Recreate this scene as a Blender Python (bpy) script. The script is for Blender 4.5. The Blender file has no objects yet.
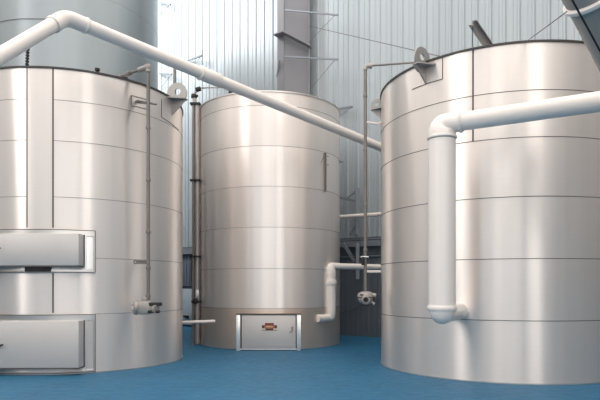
import bpy, bmesh, math, random
from mathutils import Vector, Matrix
random.seed(4)
PI = math.pi
F = 565.0; HZ = 287.0; EYE = 1.7
C = bpy.context.scene.collection
V = Vector

def P(x, y, Z):                      # point seen at (x, y) at depth Z
    return V(((x-300)/F*Z, Z, EYE+(HZ-y)/F*Z))
WA, WB = .0476, .0322                # far wall: WA*Y + WB*X = 1
WN = V((-WB, -WA, 0)).normalized(); WT = V((WA, -WB, 0)).normalized()
def W(x, y, off=0.0):                # point on the far wall, 'off' metres in front of it
    k = 1-off*math.hypot(WA, WB)
    return P(x, y, k/(WA+WB*(x-300)/F))

# ---------------------------------------------------------------- materials
def nt(name):
    m = bpy.data.materials.new(name); m.use_nodes = True
    return m, m.node_tree.nodes, m.node_tree.links, m.node_tree.nodes['Principled BSDF']
def plain(name, col, rough=.5, metal=0., var=.06, scale=4., bump=0.):
    m, N, L, b = nt(name)
    tc = N.new('ShaderNodeTexCoord'); no = N.new('ShaderNodeTexNoise')
    no.inputs['Scale'].default_value = scale; no.inputs['Detail'].default_value = 4
    L.new(tc.outputs['Object'], no.inputs['Vector'])
    mx = N.new('ShaderNodeMixRGB')
    mx.inputs[1].default_value = (*[c*(1-var) for c in col], 1); mx.inputs[2].default_value = (*[min(1, c*(1+var)) for c in col], 1)
    L.new(no.outputs['Fac'], mx.inputs[0]); L.new(mx.outputs[0], b.inputs['Base Color'])
    b.inputs['Roughness'].default_value = rough; b.inputs['Metallic'].default_value = metal
    if bump:
        bp = N.new('ShaderNodeBump'); bp.inputs['Strength'].default_value = bump; bp.inputs['Distance'].default_value = .02
        L.new(no.outputs['Fac'], bp.inputs['Height']); L.new(bp.outputs[0], b.inputs['Normal'])
    return m
def steel(name, col, rough=.3, aniso=.85, streak=.10, wav=.25, sc=5., metal=.68, step=None):
    m, N, L, b = nt(name)
    tc = N.new('ShaderNodeTexCoord'); mp = N.new('ShaderNodeMapping'); mp.inputs['Scale'].default_value = (sc, sc, .12)
    L.new(tc.outputs['Object'], mp.inputs['Vector'])
    n1 = N.new('ShaderNodeTexNoise'); n1.inputs['Scale'].default_value = 1; n1.inputs['Detail'].default_value = 5
    L.new(mp.outputs[0], n1.inputs['Vector'])
    mp2 = N.new('ShaderNodeMapping'); mp2.inputs['Scale'].default_value = (.8, .8, .25)
    L.new(tc.outputs['Object'], mp2.inputs['Vector'])
    n2 = N.new('ShaderNodeTexNoise'); n2.inputs['Scale'].default_value = 1; n2.inputs['Detail'].default_value = 2
    L.new(mp2.outputs[0], n2.inputs['Vector'])
    mp3 = N.new('ShaderNodeMapping'); mp3.inputs['Scale'].default_value = (3, 3, 160)
    L.new(tc.outputs['Object'], mp3.inputs['Vector'])
    n3 = N.new('ShaderNodeTexNoise'); n3.inputs['Scale'].default_value = 1; n3.inputs['Detail'].default_value = 2
    L.new(mp3.outputs[0], n3.inputs['Vector'])
    mx = N.new('ShaderNodeMixRGB'); mx.inputs[1].default_value = (*[c*(1-streak) for c in col], 1); mx.inputs[2].default_value = (*[min(1, c*(1+streak)) for c in col], 1)
    ad = N.new('ShaderNodeMath'); ad.operation = 'MULTIPLY_ADD'; ad.inputs[1].default_value = .35
    L.new(n3.outputs['Fac'], ad.inputs[0])
    sb = N.new('ShaderNodeMath'); sb.operation = 'MULTIPLY'; sb.inputs[1].default_value = .65
    L.new(n1.outputs['Fac'], sb.inputs[0]); L.new(sb.outputs[0], ad.inputs[2])
    L.new(ad.outputs[0], mx.inputs[0]); L.new(mx.outputs[0], b.inputs['Base Color'])
    if step:
        sp = N.new('ShaderNodeSeparateXYZ'); L.new(tc.outputs['Object'], sp.inputs[0])
        m1 = N.new('ShaderNodeMath'); m1.operation = 'MULTIPLY_ADD'; m1.inputs[1].default_value = 1/step[1]; m1.inputs[2].default_value = -step[0]/step[1]+7
        m2 = N.new('ShaderNodeMath'); m2.operation = 'FLOOR'; L.new(sp.outputs[2], m1.inputs[0]); L.new(m1.outputs[0], m2.inputs[0])
        wn = N.new('ShaderNodeTexWhiteNoise'); wn.noise_dimensions = '1D'; L.new(m2.outputs[0], wn.inputs['W'])
        mr = N.new('ShaderNodeMapRange'); mr.inputs[3].default_value = .93; mr.inputs[4].default_value = 1.12; L.new(wn.outputs['Value'], mr.inputs[0])
        mm = N.new('ShaderNodeVectorMath'); mm.operation = 'SCALE'; L.new(mx.outputs[0], mm.inputs[0]); L.new(mr.outputs[0], mm.inputs['Scale']); L.new(mm.outputs[0], b.inputs['Base Color'])
    b.inputs['Metallic'].default_value = metal; b.inputs['Roughness'].default_value = rough
    b.inputs['Anisotropic'].default_value = aniso; b.inputs['Anisotropic Rotation'].default_value = .25
    tg = N.new('ShaderNodeTangent'); tg.direction_type = 'RADIAL'; tg.axis = 'Z'; L.new(tg.outputs[0], b.inputs['Tangent'])
    bp = N.new('ShaderNodeBump'); bp.inputs['Strength'].default_value = wav; bp.inputs['Distance'].default_value = .05
    L.new(n2.outputs['Fac'], bp.inputs['Height'])
    bp2 = N.new('ShaderNodeBump'); bp2.inputs['Strength'].default_value = wav*.12; bp2.inputs['Distance'].default_value = .02
    L.new(n1.outputs['Fac'], bp2.inputs['Height']); L.new(bp.outputs[0], bp2.inputs['Normal'])
    L.new(bp2.outputs[0], b.inputs['Normal'])
    return m
M = dict(
    steel=steel('brushed_steel', (.82, .755, .71), rough=.32, aniso=1., wav=.10),
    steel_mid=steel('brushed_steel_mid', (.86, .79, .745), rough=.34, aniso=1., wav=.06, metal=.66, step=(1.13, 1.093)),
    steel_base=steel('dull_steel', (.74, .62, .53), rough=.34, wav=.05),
    steel_back=steel('galvanised_steel', (.31, .345, .365), rough=.38, wav=.3, sc=3.),
    door=plain('satin_steel', (.60, .565, .54), .45, .3, .03),
    frame=plain('frame_steel', (.66, .64, .62), .3, .9, .03),
    bright=plain('polished_strip', (.85, .85, .84), .25, .6, .02),
    seam=plain('seam_dark', (.13, .11, .10), .6, .3),
    seam_soft=plain('seam_grey', (.30, .28, .27), .5, .5),
    rim=plain('dark_rim', (.05, .045, .042), .5, .3), black=plain('black_metal', (.015, .014, .014), .5, .2),
    roof=plain('roof_steel', (.45, .44, .43), .5, .6),
    white=plain('white_pipe', (.80, .73, .68), .35, 0, .03),
    white2=plain('gloss_white_pipe', (.85, .78, .725), .25, 0, .02),
    conduit=plain('grey_conduit', (.20, .185, .175), .45, .5, .15, 9),
    house=plain('housing_grey', (.36, .33, .305), .45, .3, .08, 12),
    lug=plain('lug_steel', (.34, .325, .315), .45, .5, .06),
    beam=plain('painted_beam', (.20, .20, .215), .6, .0, .06, 1.2),
    girt=plain('galvanised_girt', (.22, .24, .27), .55, .2, .08),
    duct=plain('duct_steel', (.36, .325, .295), .5, .15, .05, 2),
    cable=plain('cable', (.10, .10, .11), .6),
    pinkpipe=plain('dull_riser_pipe', (.36, .33, .32), .42, .5, .1, 3),
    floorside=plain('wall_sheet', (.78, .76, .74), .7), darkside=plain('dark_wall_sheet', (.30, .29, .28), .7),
    redb=plain('badge_red', (.20, .035, .02), .5), orange=plain('badge_orange', (.42, .15, .06), .5),
    olive=plain('badge_olive', (.28, .25, .12), .5), cream=plain('badge_cream', (.62, .45, .33), .5), dark=plain('badge_dark', (.045, .03, .025), .5),
    board=plain('pale_board', (.42, .46, .50), .6), louvre=plain('louvre_blue_grey', (.16, .18, .22), .6),
)
# corrugated sheet
def sheetmat():
    m, N, L, b = nt('corrugated_sheet')
    tc = N.new('ShaderNodeTexCoord'); mp = N.new('ShaderNodeMapping'); mp.inputs['Scale'].default_value = (1.3, 1.3, .05)
    L.new(tc.outputs['Object'], mp.inputs['Vector'])
    n = N.new('ShaderNodeTexNoise'); n.inputs['Scale'].default_value = 1; n.inputs['Detail'].default_value = 4
    L.new(mp.outputs[0], n.inputs['Vector'])
    cr = N.new('ShaderNodeMixRGB'); cr.inputs[1].default_value = (.325, .365, .39, 1); cr.inputs[2].default_value = (.415, .455, .48, 1)
    L.new(n.outputs['Fac'], cr.inputs[0]); L.new(cr.outputs[0], b.inputs['Base Color'])
    b.inputs['Roughness'].default_value = .45; b.inputs['Metallic'].default_value = .15
    return m
def floormat():
    m, N, L, b = nt('blue_floor_paint')
    tc = N.new('ShaderNodeTexCoord')
    n = N.new('ShaderNodeTexNoise'); n.inputs['Scale'].default_value = 1.1; n.inputs['Detail'].default_value = 6; n.inputs['Roughness'].default_value = .6
    L.new(tc.outputs['Object'], n.inputs['Vector'])
    cr = N.new('ShaderNodeMixRGB'); cr.inputs[1].default_value = (.008, .085, .17, 1); cr.inputs[2].default_value = (.026, .155, .285, 1)
    L.new(n.outputs['Fac'], cr.inputs[0]); L.new(cr.outputs[0], b.inputs['Base Color'])
    n2 = N.new('ShaderNodeTexNoise'); n2.inputs['Scale'].default_value = 6; L.new(tc.outputs['Object'], n2.inputs['Vector'])
    mr = N.new('ShaderNodeMapRange'); mr.inputs[3].default_value = .45; mr.inputs[4].default_value = .7
    L.new(n2.outputs['Fac'], mr.inputs[0]); L.new(mr.outputs[0], b.inputs['Roughness'])
    b.inputs['Specular IOR Level'].default_value = .35
    return m
M['lowside'] = plain('reflected_dark_band', (.10, .085, .07), .6, 0, .1, 1.); M['lower'] = plain('lower_cladding', (.125, .145, .17), .55, .1, .12, 1.5); M['sheet'] = sheetmat(); M['floor'] = floormat()

# ---------------------------------------------------------------- builders
def ob(name, bm, mat, parent=None, smooth=True, loc=None):
    bmesh.ops.recalc_face_normals(bm, faces=bm.faces)
    me = bpy.data.meshes.new(name)
    if loc is not None:
        bmesh.ops.translate(bm, verts=bm.verts, vec=-V(loc))
    bm.to_mesh(me); bm.free()
    mats = mat if isinstance(mat, (list, tuple)) else [mat]
    for k in mats: me.materials.append(M[k])
    if smooth:
        for p in me.polygons: p.use_smooth = True
        try: me.set_sharp_from_angle(angle=math.radians(35))
        except Exception: pass
    o = bpy.data.objects.new(name, me); C.objects.link(o)
    if loc is not None: o.location = loc
    if parent:
        o.parent = parent
        if loc is None: o.location = -V(parent_world(parent))
        else: o.location = V(loc)-parent_world(parent)
    return o
def parent_world(o):
    v = V(o.location)
    while o.parent: o = o.parent; v += V(o.location)
    return v
def empty(name, loc, label, cat, group=None):
    e = bpy.data.objects.new(name, None); C.objects.link(e); e.location = loc; e.empty_display_size = .2
    e['label'] = label; e['category'] = cat
    if group: e['group'] = group
    return e
def tag(o, label, cat, group=None):
    o['label'] = label; o['category'] = cat
    if group: o['group'] = group
    return o
def recenter(o):                        # origin to the mesh's own base
    me = o.data
    vs = [v.co for v in me.vertices]
    c = V((sum(v.x for v in vs)/len(vs), sum(v.y for v in vs)/len(vs), min(v.z for v in vs)))
    me.transform(Matrix.Translation(-c)); o.location = V(o.location)+c
    return o
def struct(o): o['kind'] = 'structure'; return o

def frames(pts):
    n = len(pts); T = []
    for i in range(n):
        a = pts[max(i-1, 0)]; b = pts[min(i+1, n-1)]; T.append((b-a).normalized())
    up = V((0, 0, 1)) if abs(T[0].z) < .9 else V((1, 0, 0))
    u = T[0].cross(up).normalized(); out = []
    for t in T:
        u = (u-t*u.dot(t)).normalized(); out.append((t, u, t.cross(u).normalized()))
    return out
def tube(bm, pts, r, seg=14, cap=True):
    pts = [V(p) for p in pts]; rs = r if isinstance(r, (list, tuple)) else [r]*len(pts)
    fr = frames(pts); rings = []
    for p, (t, u, w), rr in zip(pts, fr, rs):
        rings.append([bm.verts.new(p+(u*math.cos(2*PI*k/seg)+w*math.sin(2*PI*k/seg))*rr) for k in range(seg)])
    for a, b in zip(rings, rings[1:]):
        for k in range(seg): bm.faces.new((a[k], a[(k+1) % seg], b[(k+1) % seg], b[k]))
    if cap:
        bm.faces.new(list(reversed(rings[0]))); bm.faces.new(rings[-1])
def bend(pts, rad, n=7):                # round the inner corners of a polyline
    pts = [V(p) for p in pts]; out = [pts[0]]
    for i in range(1, len(pts)-1):
        a, b, c = pts[i-1], pts[i], pts[i+1]
        r_ = min(rad, (a-b).length*.48, (c-b).length*.48)
        p0 = b+(a-b).normalized()*r_; p1 = b+(c-b).normalized()*r_
        for k in range(n+1):
            t = k/n; out.append(p0*(1-t)**2+b*2*t*(1-t)+p1*t*t)
    out.append(pts[-1]); return out
def collar(bm, a, d, ln, r, seg=20, rin=None):
    d = V(d).normalized(); a = V(a); e = min(.15*r, ln*.25)
    tube(bm, [a-d*ln/2, a-d*(ln/2-e), a+d*(ln/2-e), a+d*ln/2], [r*.94, r, r, r*.94], seg)
def box(bm, c, ax, ay, az, sx, sy, sz, bev=0.):
    c = V(c); ax, ay, az = V(ax).normalized(), V(ay).normalized(), V(az).normalized()
    t = bmesh.new(); bmesh.ops.create_cube(t, size=1)
    for v in t.verts: v.co = V((v.co.x*sx, v.co.y*sy, v.co.z*sz))
    if bev: bmesh.ops.bevel(t, geom=t.edges[:], offset=bev, segments=2, affect='EDGES', profile=.5)
    mp = {}
    for v in t.verts: mp[v] = bm.verts.new(c+ax*v.co.x+ay*v.co.y+az*v.co.z)
    for f in t.faces: bm.faces.new([mp[v] for v in f.verts])
    t.free()
X_, Y_, Z_ = V((1, 0, 0)), V((0, 1, 0)), V((0, 0, 1))
def abox(bm, x0, x1, y0, y1, z0, z1, bev=0.):
    box(bm, ((x0+x1)/2, (y0+y1)/2, (z0+z1)/2), X_, Y_, Z_, abs(x1-x0), abs(y1-y0), abs(z1-z0), bev)
def bar(bm, a, b, w, h, up=(0, 0, 1), bev=0.):
    a, b = V(a), V(b); d = (b-a); L_ = d.length; d.normalize()
    s = d.cross(V(up)).normalized(); u = s.cross(d).normalized()
    box(bm, (a+b)/2, d, s, u, L_, w, h, bev)
def lathe(bm, prof, c, axis=(0, 0, 1), seg=24, close=True):
    axis = V(axis).normalized(); c = V(c)
    up = V((0, 0, 1)) if abs(axis.z) < .9 else V((1, 0, 0))
    u = axis.cross(up).normalized(); w = axis.cross(u).normalized(); rings = []
    for r, h in prof:
        rings.append([bm.verts.new(c+axis*h+(u*math.cos(2*PI*k/seg)+w*math.sin(2*PI*k/seg))*max(r, .0005)) for k in range(seg)])
    for a, b in zip(rings, rings[1:]):
        for k in range(seg): bm.faces.new((a[k], a[(k+1) % seg], b[(k+1) % seg], b[k]))
    if close:
        bm.faces.new(rings[0]); bm.faces.new(list(reversed(rings[-1])))
def prism(bm, poly, o, u, v, n, th):    # polygon in (u,v), thickness th along n
    o, u, v, n = V(o), V(u).normalized(), V(v).normalized(), V(n).normalized()
    a = [bm.verts.new(o+u*x+v*y-n*th/2) for x, y in poly]; b = [bm.verts.new(o+u*x+v*y+n*th/2) for x, y in poly]
    bm.faces.new(a); bm.faces.new(list(reversed(b)))
    for i in range(len(poly)):
        j = (i+1) % len(poly); bm.faces.new((a[i], b[i], b[j], a[j]))

# ---------------------------------------------------------------- tanks
class Tank:
    def __init__(s, cx, cy, R, H, label, mat='steel', base=None, baseh=0, seams=(), name='storage_tank', seamgap=None, seg=160, seam_mat='seam_soft', sr=.006, rim='rim'):
        s.cx, s.cy, s.R, s.H = cx, cy, R, H
        s.root = empty(name, (cx, cy, 0), label, 'tank', 'round steel tanks')
        bm = bmesh.new()
        prev = None; zs = [0]+([baseh] if base else [])+[H]
        for zi, z in enumerate(zs):
            ring = [bm.verts.new((cx+R*math.sin(2*PI*k/seg), cy-R*math.cos(2*PI*k/seg), z)) for k in range(seg)]
            if prev:
                for k in range(seg):
                    f = bm.faces.new((prev[k], prev[(k+1) % seg], ring[(k+1) % seg], ring[k]))
                    if base and zi == 1: f.material_index = 1
            prev = ring
        ob('shell', bm, [mat, base] if base else mat, s.root, loc=(cx, cy, 0))
        bm = bmesh.new(); lathe(bm, [(R-.01, H-.03), (R*.5, H+.01), (.25, H+.05), (.25, H+.08)], (cx, cy, 0), seg=64)
        ob('roof', bm, 'roof', s.root)
        bm = bmesh.new(); s.ring(bm, H, .022, 1.0, .035); ob('top_rim', bm, rim, s.root)
        bm = bmesh.new(); s.ring(bm, .012, .012, 1.0, .024); ob('base_ring', bm, 'frame', s.root)
        for z in seams:
            bm = bmesh.new(); s.arc(bm, z, sr, seamgap)
            ob('seam', bm, seam_mat, s.root)
    def ring(s, bm, z, out, k, h):
        seg = 160; R0, R1 = s.R-.012, s.R+out
        rr = [[bm.verts.new((s.cx+r*math.sin(2*PI*j/seg), s.cy-r*math.cos(2*PI*j/seg), zz)) for j in range(seg)] for r, zz in ((R0, z-h/2), (R1, z-h/2), (R1, z+h/2), (R0, z+h/2))]
        for i in range(4):
            a, b = rr[i], rr[(i+1) % 4]
            for j in range(seg): bm.faces.new((a[j], a[(j+1) % seg], b[(j+1) % seg], b[j]))
    def pt(s, a, z, off=0.): return V((s.cx+(s.R+off)*math.sin(a), s.cy-(s.R+off)*math.cos(a), z))
    def arc(s, bm, z, r, gap=None):
        # gap: list of (a0, a1, z0, z1) where no seam is laid
        spans = [(-PI, PI)]
        for (a0, a1, z0, z1) in (gap or []):
            if z0 <= z <= z1:
                new = []
                for p, q in spans:
                    if a1 <= p or a0 >= q: new.append((p, q))
                    else:
                        if p < a0: new.append((p, a0))
                        if a1 < q: new.append((a1, q))
                spans = new
        for p, q in spans:
            n = max(3, int((q-p)/(2*PI)*160)); tube(bm, [s.pt(p+(q-p)*i/n, z) for i in range(n+1)], r, 6)
    def hit(s, x, y, off=0.):            # surface point seen at (x, y)
        t = (x-300)/F; R = s.R+off; a = 1+t*t; b = -2*(s.cx*t+s.cy); c = s.cx**2+s.cy**2-R*R
        d = max(b*b-4*a*c, 0); return P(x, y, (-b-math.sqrt(d))/(2*a))
    def ang(s, x):
        p = s.hit(x, 200); return math.atan2(p.x-s.cx, -(p.y-s.cy))
    def vseam(s, a, z0, z1, r, mat, name='vertical_seam'):
        bm = bmesh.new(); bar(bm, s.pt(a, z0), s.pt(a, z1), .03, r*2, up=(math.sin(a), -math.cos(a), 0))
        return ob(name, bm, mat, s.root)
    def line(s, bm, pix, r):
        out = []
        for (x0, y0), (x1, y1) in zip(pix, pix[1:]):
            for i in range(8): out.append(s.hit(x0+(x1-x0)*i/8, y0+(y1-y0)*i/8, .003))
        out.append(s.hit(*pix[-1], .003)); tube(bm, out, r, 6)
    def lug(s, a, z, size=1.):
        n = V((math.sin(a), -math.cos(a), 0)); t = V((math.cos(a), math.sin(a), 0)); o = s.pt(a, z)
        k = size; bm = bmesh.new()
        # pad eye: annulus with straight foot, in the radial plane
        seg = 28; c = V((.12*k, .12*k)); R1, R2 = .24*k, .07*k
        for sd in (-1, 1):
            pass
        outer = []; inner = []
        for i in range(seg):
            th = 2*PI*i/seg; ox, oy = c.x+R1*math.cos(th), c.y+R1*math.sin(th)
            if oy < 0: oy = 0
            outer.append((ox, oy)); inner.append((c.x+.02*k+R2*math.cos(th), c.y+.04*k+R2*math.sin(th)))
        th_ = .03*k; rings = []
        for lst, q in ((outer, -1), (inner, -1), (inner, 1), (outer, 1)):
            rings.append([bm.verts.new(o+n*x+Z_*y+t*q*th_/2) for x, y in lst])
        for i in range(4):
            A, B = rings[i], rings[(i+1) % 4]
            for j in range(seg): bm.faces.new((A[j], A[(j+1) % seg], B[(j+1) % seg], B[j]))
        root = ob('lifting_lug', bm, 'lug', s.root)
        def sub(nm, bm): ob(nm, bm, 'lug', root)
        bm = bmesh.new(); prism(bm, [(-.02*k, -.24*k), (.34*k, -.07*k), (.34*k, .07*k), (-.02*k, .24*k)], o-Z_*.012, n, t, Z_, .025*k); sub('shelf_plate', bm)
        bm = bmesh.new(); prism(bm, [(-.005, -.02), (.32*k, -.02), (.30*k, -.07*k), (-.005, -.36*k)], o, n, Z_, t, .025*k); sub('gusset', bm)
        return root

# heights per pixel row (see P) --------------------------------------------
LK = 1.7/88; RK = 1.7/98; MK = 1.7/63
LT = Tank(-5.23, 13.32, 2.41, 5.95, 'large steel tank at the left with two hatches, one above the other')
aL27, aL53 = LT.ang(27), LT.ang(53); aR95 = LT.ang(95); aSym = -aR95
for yy in (99, 140, 196.5, 257.5, 314.5):
    z = (375-yy)*LK
    bm = bmesh.new(); g = [(aL27, aL53, 3.0, 9)]
    if yy == 257.5: g = [(-aR95-.02, aR95, 0, 9)]
    if yy == 314.5: g = [(-aR95-.02, aR95, 0, 9)]
    LT.arc(bm, z, .006, g); ob('seam', bm, 'seam_soft', LT.root)
LT.vseam(aL53, 2.85, 5.93, .006, 'seam'); LT.vseam(aL53, 1.2, 1.97, .006, 'seam'); LT.vseam(aL27, 2.85, 5.93, .004, 'seam_soft')
def curved(bm, tank, a0, a1, z0, z1, off0, off1, n=24):
    rr = []
    for i in range(n+1):
        a = a0+(a1-a0)*i/n
        rr.append([bm.verts.new(tank.pt(a, z, o)) for o, z in ((off0, z0), (off1, z0), (off1, z1), (off0, z1))])
    for A, B in zip(rr, rr[1:]):
        for j in range(4): bm.faces.new((A[j], B[j], B[(j+1) % 4], A[(j+1) % 4]))
    bm.faces.new(rr[0]); bm.faces.new(list(reversed(rr[-1])))
aR85 = LT.ang(85.5)
def hatch(z0, z1, d0, d1, lower):
    bm = bmesh.new(); A = aR95
    curved(bm, LT, -A, A, z1-.11, z1, -.01, .03); curved(bm, LT, -A, A, z0, z0+.05 if not lower else z0+.03, -.01, .03)
    curved(bm, LT, A-.012, A, z0, z1, -.01, .035, 2); curved(bm, LT, -A, -A+.012, z0, z1, -.01, .035, 2)
    curved(bm, LT, aR85-.006, aR85+.006, z0, z1-.1, -.01, .035, 2); curved(bm, LT, -aR85-.006, -aR85+.006, z0, z1-.1, -.01, .035, 2)
    fr = ob('hatch_frame', bm, 'frame', LT.root)
    for q in (-1, 1):
        bm = bmesh.new(); curved(bm, LT, min(q*(aR85+.008), q*(A-.014)), max(q*(aR85+.008), q*(A-.014)), z0+.06, z1-.12, -.01, .012, 6); ob('side_panel', bm, 'door' if lower else 'bright', fr)
    bm = bmesh.new(); curved(bm, LT, -A, A, z1-.006, z1+.006, 0, .042); curved(bm, LT, -A, A, z0-.006, z0+.006, 0, .042)
    for q in (-1, 1): curved(bm, LT, q*A-.003, q*A+.003, z0, z1, 0, .042, 2)
    ob('frame_edge', bm, 'seam', fr)
    yf = 10.80; hx = (LT.cx-(78.5-300)/F*yf)
    bm = bmesh.new(); abox(bm, LT.cx+hx, LT.cx-hx, yf, 11.5, d0, d1, .008); d = ob('hatch_door', bm, 'door', LT.root)
    bm = bmesh.new(); abox(bm, LT.cx+hx, LT.cx-hx-0.0, yf+.005, 11.45, d0-.022, d0-.004); abox(bm, LT.cx-hx+.002, LT.cx-hx+.012, 11.05, 11.2, d0, d1)
    ob('door_gasket', bm, 'seam', d)
    return d, yf
dU, yf = hatch((375-272)*LK-.0, (375-229.5)*LK, EYE+(HZ-265.5)/F*10.80, EYE+(HZ-233.5)/F*10.80, False)
dL, yf = hatch(.03, (375-315)*LK, EYE+(HZ-368)/F*10.80, EYE+(HZ-321)/F*10.80, True)
bm = bmesh.new(); a0, a1 = LT.ang(26), LT.ang(51.5); curved(bm, LT, a0, a1, (375-271.5)*LK, (375-266.3)*LK, -.01, .05, 8); ob('vent_slot', bm, 'black', LT.root)
def latch(p, k, parent):
    bm = bmesh.new(); lathe(bm, [(.035*k, 0), (.035*k, .02*k), (.02*k, .03*k), (.02*k, .06*k)], p, (0, -1, 0), 12)
    bar(bm, p+V((-.02*k, -.06*k, 0)), p+V((.11*k, -.06*k, .03*k)), .02*k, .03*k, bev=.004)
    return ob('latch_handle', bm, 'black', parent)
latch(P(-1, 346, yf), 1., dL); latch(P(-1.5, 249, yf), .6, dU)
# roof fittings on the left tank
def nozzle(tank, x, y0, y1, r, mat='black', off=-.12):
    a = tank.ang(x); p = tank.pt(a, tank.H, off); k = p.y/F
    h = max(.08, EYE+(HZ-y1)*k-tank.H)
    bm = bmesh.new(); lathe(bm, [(r*1.5, -.06), (r*1.5, .03), (r, .035), (r, h-.05), (r*1.7, h-.045), (r*1.7, h)], p, seg=14)
    return ob('roof_nozzle', bm, mat, tank.root)
nozzle(LT, 98.5, 74, 68.5, .03); nozzle(LT, 127.5, 82, 79, .04)
# notched black rod leaning up from the rim
bm = bmesh.new(); p = LT.pt(LT.ang(25.5), 5.93, -.05); q = P(28, 45, p.y)
tube(bm, [p, q], .018, 8)
for i in range(8): c = p.lerp(q, (i+.5)/8); collar(bm, c, q-p, .03, .036, 10)
collar(bm, q, q-p, .03, .045, 10); bar(bm, p+V((-.08, 0, .02)), p+V((.05, 0, .02)), .06, .03)
ob('threaded_rod', bm, 'black', LT.root)
LT.lug(LT.ang(172), 5.93, 1.02)
bm = bmesh.new(); LT.line(bm, [(161.5, 99), (161.5, 117), (172, 124), (178.5, 130)], .008); ob('patch_plate_edge', bm, 'seam', LT.root)

RT = Tank(4.37, 12.37, 2.57, 5.97, 'large steel tank at the right behind the thick white downpipe', seams=[(385-y)*RK for y in (89.5, 136.5, 196, 258.5, 321)], seam_mat='seam', sr=.007)
RT.lug(RT.ang(426), 5.88, .95)
aT = RT.ang(381.7)-.02; RT.lug(aT-.12, 5.74, .66)
RT.vseam(RT.ang(473), (385-89.5)*RK, 5.95, .006, 'seam'); RT.vseam(RT.ang(473), (385-136.5)*RK, (385-89.5)*RK, .006, 'seam')
bm = bmesh.new(); RT.line(bm, [(412, 89.5), (427, 83.5), (442.5, 79), (442.5, 57.5)], .008); ob('patch_plate_edge', bm, 'seam', RT.root)

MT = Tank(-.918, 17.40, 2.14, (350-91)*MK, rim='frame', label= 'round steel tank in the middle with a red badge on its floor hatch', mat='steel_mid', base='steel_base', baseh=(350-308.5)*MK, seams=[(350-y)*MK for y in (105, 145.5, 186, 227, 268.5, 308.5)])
zf = 15.08; kz = zf/F
def xp(x): return (x-300)*kz
def zp(y): return EYE+(HZ-y)*kz
bm = bmesh.new(); abox(bm, xp(236), xp(240.3), zf-.02, zf+.45, .0, zp(314.5), .006); abox(bm, xp(296.8), xp(301), zf-.02, zf+.45, .0, zp(314.5), .006)
abox(bm, xp(240.3), xp(296.8), zf, zf+.4, .02, .06)
fr = ob('hatch_frame', bm, 'bright', MT.root)
bm = bmesh.new(); abox(bm, xp(236), xp(301), zf-.03, zf+.42, zp(314.8), zp(313.8)); abox(bm, xp(240.6), xp(241.6), zf+.0, zf+.3, .06, zp(315)); abox(bm, xp(295.8), xp(296.6), zf, zf+.3, .06, zp(315)); ob('frame_edge', bm, 'seam', fr)
bm = bmesh.new(); abox(bm, xp(241.8), xp(295.6), zf-.01, zf+.35, zp(348.3), zp(315.3), .006); md = ob('hatch_door', bm, 'door', MT.root)
bm = bmesh.new(); p = V((xp(291.5), zf-.01, zp(330.5))); tube(bm, bend([p+V((.02, -.02, .1)), p+V((.02, -.06, .08)), p+V((.02, -.06, -.02)), p+V((-.06, -.06, -.05))], .03, 4), .016, 8)
lathe(bm, [(.035, 0), (.035, .03)], p+V((.02, 0, .08)), (0, -1, 0), 12); ob('latch_handle', bm, 'lug', md)
def bplate(x0, x1, y0, y1, mat, d):
    bm = bmesh.new(); abox(bm, xp(x0), xp(x1), zf-.012-d, zf-.008, zp(y1), zp(y0)); return bm
bm = bplate(265, 273.8, 323, 326, 'redb', .006); bg = ob('badge', bm, 'redb', md)
for (x0, x1) in ((262, 264.6), (274.4, 277)):
    pass
bm = bplate(262, 277, 325.2, 328.2, 'dark', .004); abox(bm, xp(265.5), xp(273.3), zf-.018, zf-.008, zp(330.2), zp(327.8)); 
b2 = bm
M['badge'] = M['redb']
bgd = bpy.data.objects[bg.name]
def joinmesh(base, bm2, mat):
    # add geometry of another colour to the badge as an extra material slot
    me = base.data; me.materials.append(M[mat]); idx = len(me.materials)-1
    off = V(parent_world(base))
    t = bmesh.new(); t.from_mesh(me); mp = {}
    for v in bm2.verts: mp[v] = t.verts.new(v.co-off)
    for f in bm2.faces: nf = t.faces.new([mp[v] for v in f.verts]); nf.material_index = idx
    bmesh.ops.recalc_face_normals(t, faces=t.faces); t.to_mesh(me); t.free(); bm2.free()
joinmesh(bg, b2, 'dark')
bm = bmesh.new(); prism(bm, [(math.cos(2*PI*i/24)*5.6*kz, math.sin(2*PI*i/24)*2.0*kz) for i in range(24)], V((xp(269.4), zf-.019, zp(326.8))), X_, Z_, Y_, .008); joinmesh(bg, bm, 'orange')
bm = bplate(266, 272.8, 326.2, 327.2, 'cream', .014); joinmesh(bg, bm, 'cream')
bm = bplate(261.5, 277.3, 329.9, 330.7, 'olive', .002); joinmesh(bg, bm, 'olive')
# reflection of a wall bracket in the middle tank, built as solid bars
pa, pb = MT.hit(325, 153, .02), MT.hit(325, 191.5, .02)
a = MT.ang(325)
bm = bmesh.new(); bar(bm, pa, pb, .07, .05, up=(math.sin(a), -math.cos(a), 0)); st = ob('bracket_reflection_bar', bm, 'conduit', MT.root)
bm = bmesh.new(); tip = P(343, 162, 17.2)
tube(bm, [MT.hit(327, 156, .02), tip], .009, 6); tube(bm, [MT.hit(327, 165, .02), tip], .009, 6); tube(bm, [MT.hit(325, 153, .04), MT.hit(321, 163, .01)], .006, 6); ob('stay_wire', bm, 'conduit', st)  # wires of the reflected bracket, modelled on the shell

BT = Tank(-7.8, 18.8, 2.98, 12.6, 'tall galvanised tank behind the left tank, running up out of view', mat='steel_back', seams=(3.4, 6.8, 10.2), sr=.004)

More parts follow.
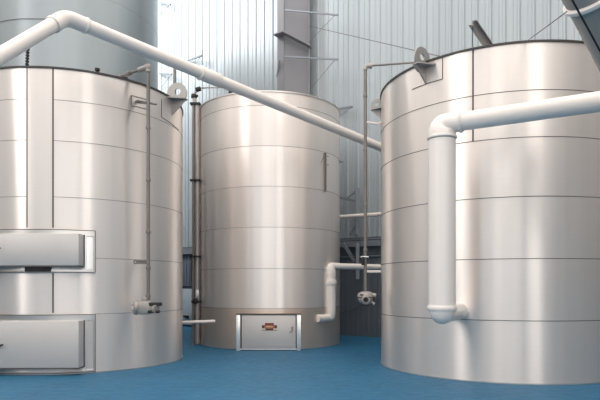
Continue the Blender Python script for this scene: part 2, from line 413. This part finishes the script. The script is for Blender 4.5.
# ---------------------------------------------------------------- white transfer pipe overhead
p0, p1, p2 = P(-60, 92, 7.9), P(65.5, 17.2, 9.7), P(386, 149.5, 16.4)
p3 = V((p2.x+1.0, p2.y+.62, p2.z-.42))
R0 = .118
root = empty('overhead_pipe', p1, 'long white overhead pipe that peaks at the upper left and slopes down to the right', 'pipe')
bm = bmesh.new(); tube(bm, [p0, p1+(p0-p1).normalized()*.25], R0, 24); ob('pipe_run', bm, 'white', root)
bm = bmesh.new(); tube(bm, [p1+(p2-p1).normalized()*.3, p2], R0, 24); ob('pipe_run', bm, 'white', root)
bm = bmesh.new(); e0, e1 = p1+(p0-p1).normalized()*.32, p1+(p2-p1).normalized()*.36
tube(bm, bend([e0, p1, e1], .30, 10), R0*1.12, 24); collar(bm, e0, p1-p0, .05, R0*1.2, 24); collar(bm, e1, p2-p1, .05, R0*1.2, 24); ob('elbow', bm, 'white', root)
bm = bmesh.new(); pc = p1.lerp(p2, .585); pc = p1+(p2-p1)*((211-67)/319*9.7/(16.4-(211-67)/319*(16.4-9.7)))
collar(bm, pc, p2-p1, .5, R0*1.17, 24); collar(bm, pc-(p2-p1).normalized()*.25, p2-p1, .05, R0*1.27, 24); ob('coupling', bm, 'white', root)

# ---------------------------------------------------------------- thick white downpipe, right
cxv = (442-300)/F*9.75; yv = 9.15
def Q(x, y, Z=yv): return P(x, y, Z)
top = Q(442, 126); top = V(((442-300)/F*yv, yv, EYE+(HZ-124.5)/F*yv))
xv = top.x; rv = 13.4*yv/F; rh = 8.9*yv/F
hend = P(600, 101, yv*.876); hd = (V((hend.x, hend.y, top.z))-top).normalized()
root = empty('downpipe', V((xv, yv, EYE+(HZ-325)/F*yv)), 'thick white downpipe with rounded elbow in front of the right tank', 'pipe')
bm = bmesh.new(); tube(bm, [V((xv, yv, EYE+(HZ-306)/F*yv)), V((xv, yv, EYE+(HZ-140)/F*yv))], rv, 32); ob('pipe_run', bm, 'white2', root)
bm = bmesh.new(); tube(bm, [top+hd*.24, top+hd*6.5], rh, 28); ob('pipe_run', bm, 'white2', root)
bm = bmesh.new(); pts = bend([V((xv, yv, EYE+(HZ-139)/F*yv)), V((xv, yv, top.z)), top+hd*.34], .30, 12)
n = len(pts); tube(bm, pts, [rv*1.03+(rh*1.05-rv*1.03)*(i/(n-1))**1.1 for i in range(n)], 32)
collar(bm, top+hd*.30, hd, .05, rh*1.2, 28); collar(bm, V((xv, yv, EYE+(HZ-138)/F*yv)), Z_, .05, rv*1.1, 32); ob('reducing_elbow', bm, 'white2', root)
zc = EYE+(HZ-308)/F*yv
bm = bmesh.new(); collar(bm, V((xv, yv, zc)), Z_, .085, rv*1.1, 32); ob('collar', bm, 'white2', root)
bm = bmesh.new()
RTs = RT.hit(459, 316)
cb = V((xv, yv, zc-.12)); dirb = V((RTs.x-xv, RTs.y-yv, 0)).normalized()
pts = bend([V((xv, yv, zc-.02)), V((xv, yv, zc-.10)), V((xv, yv, zc-.10))+dirb*((RTs-V((xv, yv, RTs.z))).length+.05)], .2, 10)
n = len(pts); tube(bm, pts, [rv*.98-(rv*.98-rv*.72)*min(1, i/(n*.9)) for i in range(n)], 28); lathe(bm, [(rv*math.cos(q_*PI/16)*.97, -rv*.85*math.sin(q_*PI/16)) for q_ in range(9)], V((xv, yv, zc-.03)), seg=32); ob('inlet_elbow', bm, 'white2', root)

# ---------------------------------------------------------------- small white pipe beside the middle tank
ZS = 16.2; ks = ZS/F
a0 = P(330.5, 266, ZS); a1 = P(330.5, 317.5, ZS); a2 = P(384, 267, 17.3)
a2.z = a0.z; hd = (a2-a0).normalized()
root = empty('drop_pipe', a1, 'white elbowed pipe dropping beside the right edge of the middle tank', 'pipe')
bm = bmesh.new(); tube(bm, [a0-Z_*.2, a1+Z_*.1], 5.3*ks, 24); ob('pipe_run', bm, 'white2', root)
bm = bmesh.new(); tube(bm, [a0+hd*.2, a0+hd*2.4], 3.1*ks, 20); ob('pipe_run', bm, 'white2', root)
bm = bmesh.new(); pts = bend([a0-Z_*.25, a0, a0+hd*.3], .22, 10); n = len(pts); tube(bm, pts, [(5.45-2.1*i/(n-1))*ks for i in range(n)], 24); ob('elbow', bm, 'white2', root)
bm = bmesh.new(); collar(bm, P(330.5, 282.5, ZS), Z_, 5*ks, 6.4*ks, 24); ob('collar', bm, 'white2', root)
ms = MT.hit(320.5, 319); dd = V((ms.x-a1.x, ms.y-a1.y, 0))
bm = bmesh.new(); tube(bm, bend([a1+Z_*.16, a1, a1+dd*1.3], .14, 8), [5.3*ks]*1+[5.2*ks-(i/9)*1.6*ks for i in range(9)]+[3.6*ks], 24); ob('inlet_elbow', bm, 'white2', root)

# ---------------------------------------------------------------- riser pipes at the left edge of the middle tank
ZR = 16.7; kr = ZR/F
root = empty('riser_pipe', P(197, 345, ZR), 'dull vertical riser pipe with black valves along the left edge of the middle tank', 'pipe')
root.location.z = 0
bm = bmesh.new(); tube(bm, [V((P(197.2, 0, ZR).x, ZR, .02)), P(197.2, 104, ZR)], 3.1*kr, 16); ob('pipe_run', bm, 'pinkpipe', root)
bm = bmesh.new(); tube(bm, [V((P(193.4, 0, ZR).x, ZR-.1, .0)), P(193.4, 105, ZR-.1)], 1.0*kr, 12); ob('pipe_run', bm, 'conduit', root)
for y in (104, 180.5, 256.5):
    bm = bmesh.new(); bar(bm, P(190.5, y, ZR-.06), P(200.5, y, ZR-.06), .2, .045); ob('pipe_clamp', bm, 'black', root)
bm = bmesh.new(); tube(bm, [P(195, 103, ZR), P(194.6, 98, ZR)], 1.8*kr, 14); ob('riser_neck', bm, 'house', root)
bm = bmesh.new(); collar(bm, P(194, 96.3, ZR), (.1, 0, 1), 3.4*kr, 2.9*kr, 16); collar(bm, P(195.5, 96, ZR), X_, 5*kr, 1.3*kr, 12); ob('valve', bm, 'black', root)
bm = bmesh.new(); tube(bm, [P(194.5, 94, ZR), P(196.2, 91, ZR)], 1.4*kr, 12); ob('riser_neck', bm, 'house', root)
bm = bmesh.new(); collar(bm, P(198.2, 89.3, ZR), (1, 0, .3), 5.4*kr, 2.3*kr, 16); ob('pipe_fitting', bm, 'black', root)
rt = P(230, 88.5, 15.9)
bm = bmesh.new(); tube(bm, [P(199, 88, ZR), P(229, 87.3, 16.6)], .6*kr, 10); ob('pipe_run', bm, 'conduit', root)
bm = bmesh.new(); tube(bm, bend([P(226, 87.2, 16.6), P(230, 88, 16.6), V((P(232.5, 90, 16.6).x, 16.6, 6.95))], .08, 5), 1.8*kr, 14); ob('pipe_fitting', bm, 'black', root)
bm = bmesh.new(); collar(bm, P(195.5, 301, ZR-.08), Z_, 5*kr, 2.4*kr, 14); bar(bm, P(191.5, 301.5, ZR-.1), P(202, 301.5, ZR-.1), .05, .05); lathe(bm, [(.06, 0), (.06, .05)], P(192, 301.5, ZR-.1), X_, 12); ob('valve', bm, 'black', root)
bm = bmesh.new(); box(bm, P(197, 294, ZR-.1), X_, Y_, Z_, 3*kr, .03, 8*kr, .005); ob('tag_plate', bm, 'bright', root)

# ---------------------------------------------------------------- level gauge conduits
def housing(parent, c, k, flip=1):
    bm = bmesh.new()
    box(bm, c, X_, Y_, Z_, .26*k, .20*k, .24*k, .05*k)
    ob('gauge_housing', bm, 'house', parent)
    bm = bmesh.new()
    lathe(bm, [(.12*k, 0), (.13*k, .02*k), (.13*k, .05*k), (.10*k, .08*k)], c+V((-.12*k*flip, 0, 0)), (-flip, -.25, 0), 18)
    for i in range(6): collar(bm, c+V((-.19*k*flip, -.02+math.sin(i*PI/3)*.10*k, math.cos(i*PI/3)*.10*k)), X_, .03*k, .016*k, 8)
    ob('bolted_cover', bm, 'house', parent)
    bm = bmesh.new(); box(bm, c+V((.19*k*flip, -.04, .06*k)), X_, Y_, Z_, .22*k, .12*k, .06*k, .012); box(bm, c+V((.17*k*flip, -.06, -.07*k)), X_, Y_, Z_, .2*k, .1*k, .05*k, .012); ob('terminal_box', bm, 'black', parent)
    bm = bmesh.new(); lathe(bm, [(.055*k, 0), (.055*k, .12*k), (.075*k, .13*k), (.075*k, .17*k)], c+V((.08*k*flip, 0, -.01*k)), (flip, -.6, -.1), 14); collar(bm, c+Z_*.15*k, Z_, .07*k, .06*k, 14); ob('pipe_stub', bm, 'house', parent)
ZG = 11.45; kg = ZG/F
root = empty('level_gauge', P(148, 315, ZG), 'grey gauge conduit with elbow at the top and housing box, on the left tank', 'gauge', 'gauge conduits on the tanks')
bm = bmesh.new(); tube(bm, [P(148.3, 300, ZG), P(148.3, 70, ZG)], 1.75*kg, 16)
for y in (128, 180, 232, 268, 296): collar(bm, P(148.3, y, ZG), Z_, 3*kg, 2.3*kg, 14)
ob('conduit', bm, 'conduit', root)
bm = bmesh.new(); g0 = P(148.3, 72, ZG); g1 = P(148, 67, ZG); g2 = P(114, 78.5, 12.1); g2.z = max(g2.z, 6.0)
tube(bm, bend([g0, g1, g1.lerp(g2, .25)], .06, 5), 2.6*kg, 14); collar(bm, g1, Z_, 4*kg, 3.2*kg, 14); ob('elbow', bm, 'house', root)
bm = bmesh.new(); tube(bm, [g1.lerp(g2, .2), g2], 1.5*kg, 12); collar(bm, g1.lerp(g2, .55), g2-g1, 6*kg, 2.5*kg, 14); collar(bm, g1.lerp(g2, .93), g2-g1, 5*kg, 2.6*kg, 14); ob('top_run', bm, 'conduit', root)
bm = bmesh.new(); tube(bm, bend([g1.lerp(g2, .93), g2, V((g2.x, g2.y, 5.93))], .06, 5), 2.6*kg, 14); ob('roof_elbow', bm, 'house', root)
housing(root, P(145, 307.5, ZG), 1.15)
bm = bmesh.new()
for y in (262,):
    h = LT.hit(138, y); tube(bm, bend([P(148, y-1, ZG-.03), P(134, y-1.5, ZG+.1), P(134, y+1.5, ZG+.1), P(148, y+1.5, ZG-.03)], .02, 3), .012, 6); bar(bm, LT.hit(137, y), P(147, y, ZG), .05, .035)
ob('conduit_clamp', bm, 'conduit', root)
bm = bmesh.new(); q = [LT.hit(131.5, 95.5, .02), LT.hit(131.5, 105.5, .02), P(146, 109, ZG+.05), P(146, 99.5, ZG+.05)]
tube(bm, [q[0], q[1]], .014, 6); tube(bm, [q[1], q[2]], .014, 6); tube(bm, [q[3], q[0]], .014, 6); bar(bm, LT.hit(136, 102, 0), P(147, 103, ZG), .04, .05); tube(bm, [P(137, 100.5, ZG+.15), P(156.5, 104.5, ZG-.03)], .02, 8)
ob('conduit_bracket', bm, 'conduit', root)

ZH = 12.2; kh = ZH/F
root = empty('level_gauge', P(366, 304, ZH), 'thin gauge conduit with a rounded housing hanging left of the right tank', 'gauge', 'gauge conduits on the tanks')
bm = bmesh.new(); tube(bm, [P(365.3, 293, ZH), P(365.3, 68, ZH)], 1.6*kh, 14)
for y in (96, 150, 205, 250): collar(bm, P(365.3, y, ZH), Z_, 3*kh, 2.1*kh, 12)
ob('conduit', bm, 'conduit', root)
g1 = P(366, 66, ZH); g2 = P(418, 63, 12.0); g2 = V((g2.x, g2.y, g1.z))
bm = bmesh.new(); tube(bm, bend([P(365.3, 70, ZH), g1, g1+X_*.12], .05, 5), 2.2*kh, 14); collar(bm, g1+X_*.10, X_, .06, 2.7*kh, 12); ob('elbow', bm, 'house', root)
bm = bmesh.new(); tube(bm, bend([g1, g2, V((g2.x, g2.y, 5.94))], .07, 5), .95*kh, 10); ob('top_run', bm, 'conduit', root)
bm = bmesh.new(); tube(bm, [P(365, 122, ZH), P(378, 124, ZH), RT.pt(aT, EYE+(HZ-123.5)/F*12.6)], 1.1*kh, 10); ob('standoff_arm', bm, 'white', root)
bm = bmesh.new(); box(bm, P(363, 261, ZH-.04), X_, Y_, Z_, 3*kh, .07, 8.5*kh, .008); ob('switch_block', bm, 'black', root)
bm = bmesh.new(); box(bm, P(364.5, 257, ZH-.02), X_, Y_, Z_, 8*kh, .09, 1.4*kh, .004); ob('clamp_plate', bm, 'bright', root)
c = P(365.8, 297.8, ZH); bm = bmesh.new()
lathe(bm, [(.02, .14), (.09, .135), (.16, .10), (.18, .06), (.18, .02), (.165, .01), (.165, -.04), (.13, -.10), (.06, -.14), (.01, -.145)], c, seg=24); ob('gauge_housing', bm, 'house', root)
bm = bmesh.new(); lathe(bm, [(.085, 0), (.085, .06), (.06, .065), (.055, .02)], c+V((-.02, -.13, -.04)), (0, -1, 0), 18, close=False); tube(bm, [c+V((.1, -.05, .06)), c+V((.21, -.08, .05))], .045, 10); tube(bm, [c+V((.1, -.05, -.05)), c+V((.17, -.1, -.14))], .03, 10); ob('pipe_stub', bm, 'house', root)
bm = bmesh.new(); lathe(bm, [(.05, 0), (.05, .02)], c+V((-.02, -.15, -.04)), (0, -1, 0), 16); box(bm, c+V((-.09, -.155, .065)), X_, Y_, Z_, .10, .02, .025, .004); box(bm, c+V((.17, -.06, -.03)), X_, Y_, Z_, .05, .1, .1, .01); collar(bm, c-Z_*-.008, Z_, .012, .172, 20); ob('dark_port', bm, 'black', root)

# ---------------------------------------------------------------- roof beam on the right tank
bm = bmesh.new(); q0 = V(P(493, 45.5, 10.3)); q0.z = 5.98; q1 = P(472.5, 22.5, 9.9)
for off in (-.05, .05): pass
d = (q1-q0).normalized(); s_ = d.cross(Y_).normalized()
box(bm, (q0+q1)/2, d, s_, d.cross(s_), (q1-q0).length, .11, .012); box(bm, (q0+q1)/2+s_*.05, d, s_, d.cross(s_), (q1-q0).length, .012, .12); box(bm, (q0+q1)/2-s_*.05, d, s_, d.cross(s_), (q1-q0).length, .012, .12)
root = empty('angle_bracket', q0, 'dark steel arm leaning up and out from the rim of the right tank', 'bracket')
ob('arm', bm, 'lug', root)
bm = bmesh.new(); box(bm, q0+V((0, .02, .01)), X_, Y_, Z_, .26, .2, .06, .01); box(bm, q0+V((-.02, .02, .06)), X_, Y_, Z_, .12, .1, .1, .01); ob('foot', bm, 'seam', root)
bm = bmesh.new(); tube(bm, [q1+V((0, 0, -.02)), V((RT.pt(RT.ang(473), 5.9, .02)))], .008, 6); ob('stay_wire', bm, 'cable', root)

# ---------------------------------------------------------------- duct, upper right corner
ZD = 6.2; kd = ZD/F
d2 = V((43, 0, -40)).normalized(); d2 = (d2+V((0, .50, 0))).normalized()
c0 = P(598, -12, ZD)
rd = 32*kd
root = empty('ventilation_duct', c0, 'fat grey metal duct with a flanged joint slanting across the upper right corner', 'duct')
bm = bmesh.new(); tube(bm, [c0, c0+d2*2.5], rd, 48); ob('duct_run', bm, 'duct', root)
bm = bmesh.new(); tube(bm, [c0-d2*1.1, c0-d2*.3, c0+d2*.02], [rd*1., rd*1., rd*1.0], 48); ob('duct_elbow', bm, 'duct', root)
bm = bmesh.new(); collar(bm, c0+d2*.02, d2, .07, rd*1.10, 48); ob('flange', bm, 'white', root)
side = d2.cross(Y_).normalized()
bm = bmesh.new()
fr_ = -Y_
nn = (fr_-d2*fr_.dot(d2)).normalized(); ss = d2.cross(nn).normalized()
if ss.x > 0: ss = -ss
dirn = (ss*math.cos(math.radians(38))+nn*math.sin(math.radians(38)))
tube(bm, [P(570, -4, 5.66), P(606, 62, 6.5)], .011, 8); ob('duct_seam', bm, 'black', root)

# ---------------------------------------------------------------- pipes in the gaps
def single(name, pts, r, mat, label, cat, group=None, seg=14):
    bm = bmesh.new(); tube(bm, pts, r, seg); return recenter(tag(ob(name, bm, mat), label, cat, group))
single('slim_pipe', [W(322, 218.3, .6), W(398, 213, .6)], .068, 'white', 'slim white pipe running level along the far wall between the middle and right tanks', 'pipe')
single('pipe_stub', [P(366.5, 271.6, 15.5), P(398, 272, 15.0)], .038, 'white', 'short slim white pipe end just under the white elbowed pipe, at the right tank edge', 'pipe')
bm = bmesh.new(); tube(bm, [P(177.5, 322.6, 14.9), P(215, 321.2, 14.9)], .042, 14); recenter(tag(ob('low_pipe', bm, 'white'), 'slim pale pipe low down, from behind the left tank towards the middle tank', 'pipe'))

# ---------------------------------------------------------------- far wall, column, girts
pitch = .412; bm = bmesh.new()
cX0, cX1 = -15.0, 12.5
A = V((cX0, (1-WB*cX0)/WA, 0)); B = V((cX1, (1-WB*cX1)/WA, 0)); L_ = (B-A).length; tdir = (B-A).normalized(); nrm = WN
n = int(L_/pitch); HW = 15.5
prof = []
for i in range(n):
    s = i*pitch
    prof += [(s, 0), (s+.17, 0), (s+.175, .012), (s+.19, .012), (s+.195, 0), (s+.29, 0), (s+.325, .04), (s+.375, .04)]
prof.append((n*pitch, 0))
lo = [bm.verts.new(A+tdir*s+nrm*h) for s, h in prof]; hi = [bm.verts.new(A+tdir*s+nrm*h+Z_*HW) for s, h in prof]
bk0 = bm.verts.new(A-nrm*.1); bk1 = bm.verts.new(A-nrm*.1+Z_*HW); bk2 = bm.verts.new(A+tdir*prof[-1][0]-nrm*.1); bk3 = bm.verts.new(A+tdir*prof[-1][0]-nrm*.1+Z_*HW)
for i in range(len(lo)-1): bm.faces.new((lo[i], lo[i+1], hi[i+1], hi[i]))
bm.faces.new((bk0, bk1, bk3, bk2)); bm.faces.new((lo[0], hi[0], bk1, bk0)); bm.faces.new((lo[-1], bk2, bk3, hi[-1]))
struct(ob('wall_back', bm, 'sheet', smooth=False))
bm = bmesh.new()
for i in range(n):
    pass
lo = [bm.verts.new(A+tdir*s+nrm*(h*.3+.045)) for s, h in prof]; hi = [bm.verts.new(A+tdir*s+nrm*(h*.3+.045)+Z_*3.42) for s, h in prof]; tp = [bm.verts.new(A+tdir*s+nrm*(h+.002)+Z_*3.42) for s, h in prof]
for i in range(len(lo)-1): bm.faces.new((lo[i], lo[i+1], hi[i+1], hi[i])); bm.faces.new((hi[i], hi[i+1], tp[i+1], tp[i]))
struct(ob('trim_1', bm, 'lower', smooth=False))
bm = bmesh.new(); abox(bm, -15.2, 12.7, -9.2, 32, -.2, 0); struct(ob('floor', bm, 'floor'))
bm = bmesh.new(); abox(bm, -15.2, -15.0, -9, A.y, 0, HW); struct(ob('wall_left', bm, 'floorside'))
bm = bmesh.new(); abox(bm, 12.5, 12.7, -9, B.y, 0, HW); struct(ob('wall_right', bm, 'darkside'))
bm = bmesh.new(); abox(bm, -15.2, 12.7, -9.2, -9.0, 0, HW); struct(ob('wall_front', bm, 'floorside'))

bm = bmesh.new(); abox(bm, -15.0, -14.94, -9, A.y-.1, 0, 3.45); struct(ob('trim_2', bm, 'lowside'))  # unseen dark bands, added so the tanks reflect darker low down
bm = bmesh.new(); abox(bm, 12.44, 12.5, -9, B.y-.1, 0, 3.45); struct(ob('trim_3', bm, 'lowside'))
# column
cz0 = W(296, 300, .5); up_y = WT
root = empty('steel_column', V((cz0.x, cz0.y, 0)), 'wide grey steel wall column rising behind the middle tank', 'column')
kc = cz0.y/F; k = 1
def colp(x, off): p = W(x, 0, off); return V((p.x, p.y, 0))
bm = bmesh.new(); w0, w1 = colp(285, .75), colp(307, .75)
def slab(bm, a, b, th, z0, z1):
    d = (b-a).normalized(); nn = V((-d.y, d.x, 0)); box(bm, (a+b)/2+Z_*(z0+z1)/2, d, nn, Z_, (b-a).length, th, z1-z0)
slab(bm, colp(277.5, .72), colp(284, .72), .03, 0, HW); ob('flange', bm, 'beam', root)
bm = bmesh.new(); slab(bm, colp(284, .72), colp(284, .08), .03, 0, HW); slab(bm, colp(284, .70), colp(308.5, .30), .03, 0, HW); ob('web', bm, 'beam', root)
bm = bmesh.new(); slab(bm, colp(308.5, .40), colp(308.5, .06), .05, 0, HW); ob('flange', bm, 'beam', root)
bm = bmesh.new(); e0, e1, e2 = W(275.5, 36, .9), W(284, 33, .9), W(311, 47, .5)
def quadplate(bm, a, b, c, d, th):
    lo = [bm.verts.new(p) for p in (a, b, c, d)]; hi = [bm.verts.new(p+Z_*th) for p in (a, b, c, d)]
    bm.faces.new(lo); bm.faces.new(list(reversed(hi)))
    for i in range(4): j = (i+1) % 4; bm.faces.new((lo[i], hi[i], hi[j], lo[j]))
bar(bm, e0, e1, .3, .04); bar(bm, e1, e2, .35, .05); ob('stiffener_plate', bm, 'beam', root)
bm = bmesh.new(); bar(bm, W(279.5, 60, .85), W(277, 77, .7), .05, .06); ob('knee_brace', bm, 'beam', root)

def arm(x0, y0, x1, y1, xb, yb, label, out0=.35, out1=.75, w=.05, h=.07):
    a, b = W(x0, y0, out0), W(x1, y1, out1); c = W(xb, yb, .06)
    if out0 > .7: c = W(xb, yb, .45)
    root = empty('bracket_arm', a, label, 'bracket', 'steel arms on the far wall')
    bm = bmesh.new(); bar(bm, a, b, w, h); ob('arm', bm, 'girt', root)
    bm = bmesh.new(); bar(bm, b.lerp(a, .05), c, .014, .014); ob('brace', bm, 'beam', root)
    return root
arm(285, 10, 338, 15, 309, 42, 'upper of two steel arms reaching right from the grey column', .85, .85, .05, .05)
arm(285, 56.5, 338, 59.5, 311, 88, 'lower of two steel arms reaching right from the grey column', .85, .85, .05, .05)
arm(186.5, 61, 202, 55.5, 188, 74, 'small steel arm on the far wall just above the overhead pipe coupling', .1, .5)
arm(159.5, 2.5, 170.5, 4.5, 160, 14, 'highest small steel arm on the far wall, beside the tall back tank', .1, .5)
arm(159.5, 73.5, 172, 74.5, 161, 88, 'small steel arm on the far wall just above the left tank lifting lug', .1, .5)
arm(338, 109, 352, 107, 340, 116, 'small steel arm on the far wall right of the middle tank rim', .1, .5)
single('vertical_rod', [P(174.8, 66, 14.5), V((P(174.8, 100, 14.5).x, 14.5, 5.95))], .04, 'conduit', 'slim grey rod standing up behind the lifting lug of the left tank', 'rod')
single('hanging_rod', [W(202, 50, .3), W(202, 66, .3)], .012, 'cable', 'thin short rod hanging on the far wall above the pipe coupling', 'rod')
# knee-braced post bracket between the tanks
root = empty('braced_post', W(357.5, 276, .35), 'grey braced post on the far wall in the gap left of the right tank', 'post')
bm = bmesh.new(); bar(bm, W(357.5, 188, .35), W(357.5, 234, .35), .14, .14, up=(0, 1, 0)); bar(bm, W(357.5, 243, .45), W(357.5, 279, .45), .12, .12, up=(0, 1, 0)); ob('post', bm, 'girt', root)
bm = bmesh.new(); bar(bm, W(334, 196.5, .35), W(359.5, 202, .35), .06, .09); ob('arm', bm, 'girt', root)
bm = bmesh.new(); bar(bm, W(346, 199, .35), W(357, 190.5, .35), .04, .05); ob('knee_brace', bm, 'girt', root)
bm = bmesh.new(); bar(bm, W(350, 235, .35), W(358, 222, .35), .04, .06); ob('knee_brace', bm, 'girt', root)
bm = bmesh.new(); bar(bm, W(343, 243, .45), W(355, 262, .45), .07, .10); ob('knee_brace', bm, 'girt', root)
bm = bmesh.new(); bar(bm, W(175, 249.6, .16), W(430, 236.0, .16), .22, .04)
bar(bm, W(175, 251.6, .12), W(430, 234.6, .12), .03, .03); bar(bm, W(175, 252.3, .27), W(430, 240.3, .27), .03, .2)
recenter(tag(ob('steel_girt', bm, 'girt'), 'deep horizontal steel girt along the far wall, topmost of the two', 'girt'))
single('steel_girt', [W(175, 262.8, .1), W(430, 254.3, .1)], .03, 'girt', 'thin horizontal rail along the far wall, below the deep girt', 'girt')
single('low_cable', [W(318, 320, .08), W(400, 293, .08)], .012, 'cable', 'thin dark cable sloping along the bottom of the far wall behind the round gauge housing', 'cable')
def wpanel(x0, x1, y0, y1, off, th):
    a, b = W(x0, y1, off), W(x1, y1, off); h = (y1-y0)/F*b.y
    bm = bmesh.new(); box(bm, (a+b)/2+Z_*h/2, WT, WN, Z_, (b-a).length, th, h, .01); return bm, a, b, h
bm, a_, b_, h_ = wpanel(160, 191.0, 255, 286, .1, .05)
nr = 12
for i in range(nr):
    q = i/nr+.04; bar(bm, a_.lerp(b_, q)+WN*.035, a_.lerp(b_, q)+WN*.035+Z_*h_, .03, .03, up=WN)
recenter(tag(ob('louvre_panel', bm, 'louvre'), 'dark blue-grey ribbed panel on the far wall seen between left and middle tanks', 'panel'))
bm, a_, b_, h_ = wpanel(160, 192.0, 288, 324, .12, .05)
recenter(tag(ob('pale_board', bm, 'board'), 'pale blue-grey board low on the far wall, under the dark ribbed panel', 'board'))
bm = bmesh.new(); box(bm, W(186, 316.5, .2), WT, WN, Z_, .26, .1, .10, .01); recenter(tag(ob('junction_box', bm, 'black'), 'small black box low on the far wall between left and middle tanks', 'box'))
for (x, y, off, lab) in ((382.0, 291, 0, 0),): pass
# cables
def sag(a, b, s, n=10): return [a.lerp(b, i/n)-Z_*s*4*(i/n)*(1-i/n) for i in range(n+1)]
single('stay_cable', sag(W(309, 26, .35), RT.pt(RT.ang(443), 5.96), .0), .009, 'cable', 'thin cable strung from the grey column to the right tank rim', 'cable', seg=6)
single('duct_cable', sag(RT.hit(527, 41, .03), P(567, 11.5, 6.15), .0), .006, 'cable', 'thin cable rising from the right tank rim to the grey corner duct', 'cable', seg=6)
single('tank_cable', [BT.hit(x, y, .02) for x, y in ((-4, 22.5), (8, 20), (20, 18.7), (32, 18.6), (47, 19))], .007, 'cable', 'thin cable lying across the tall back tank above the overhead pipe', 'cable', seg=6)
bm = bmesh.new(); lathe(bm, [(.035, 0), (.035, .015)], W(306, 26, .5), (0, -1, 0), 10); lathe(bm, [(.035, 0), (.035, .015)], W(305.5, 19, .5), (0, -1, 0), 10); bm.free()

# ---------------------------------------------------------------- camera, light
cam = bpy.data.cameras.new('camera'); co = bpy.data.objects.new('camera', cam); C.objects.link(co)
co.location = (0, 0, EYE); co.rotation_euler = (PI/2, 0, 0); cam.sensor_width = 36; cam.lens = F/600*36; cam.shift_y = (HZ-200)/600
cam.clip_start = .05; cam.clip_end = 200
bpy.context.scene.camera = co

def area(name, loc, target, sx, sy, power, col=(1, 1, 1)):
    l = bpy.data.lights.new(name, 'AREA'); l.shape = 'RECTANGLE'; l.size = sx; l.size_y = sy; l.energy = power; l.color = col
    o = bpy.data.objects.new(name, l); C.objects.link(o); o.location = loc
    o.rotation_euler = (V(target)-V(loc)).to_track_quat('-Z', 'Z' if abs((V(target)-V(loc)).normalized().z) < .9 else 'Y').to_euler()
    return o
w = bpy.data.worlds.new('world'); bpy.context.scene.world = w; w.use_nodes = True
bg = w.node_tree.nodes['Background']; bg.inputs[0].default_value = (1, .955, .91, 1); bg.inputs[1].default_value = 1.35
# added unseen area light that brightens the upper far wall
for t in (.26,):
    p = A.lerp(B, t)
    area('added_wall_light', p+WN*8+Z_*14.5, p+Z_*8.5, 8, 1.5, 1150, (.95, .98, 1))
# added unseen area lights that put soft vertical streaks on the steel
area('streak_fill', (-1.0, -8.8, 6), (-1, 12, 5), 9, 9, 175, (1, .96, .92))
area('streak_fill', (7.2, -8.8, 6), (6, 12, 5), 4.5, 9, 190, (1, .96, .92))
area('streak_fill', (-14.8, -1, 8.5), (0, 2, 7), 14, 8, 640, (1, .96, .92))
vs = bpy.context.scene.view_settings
vs.view_transform = 'Standard'; vs.look = 'None'; vs.exposure = 0.76; vs.gamma = 1.0; vs.use_curve_mapping = False
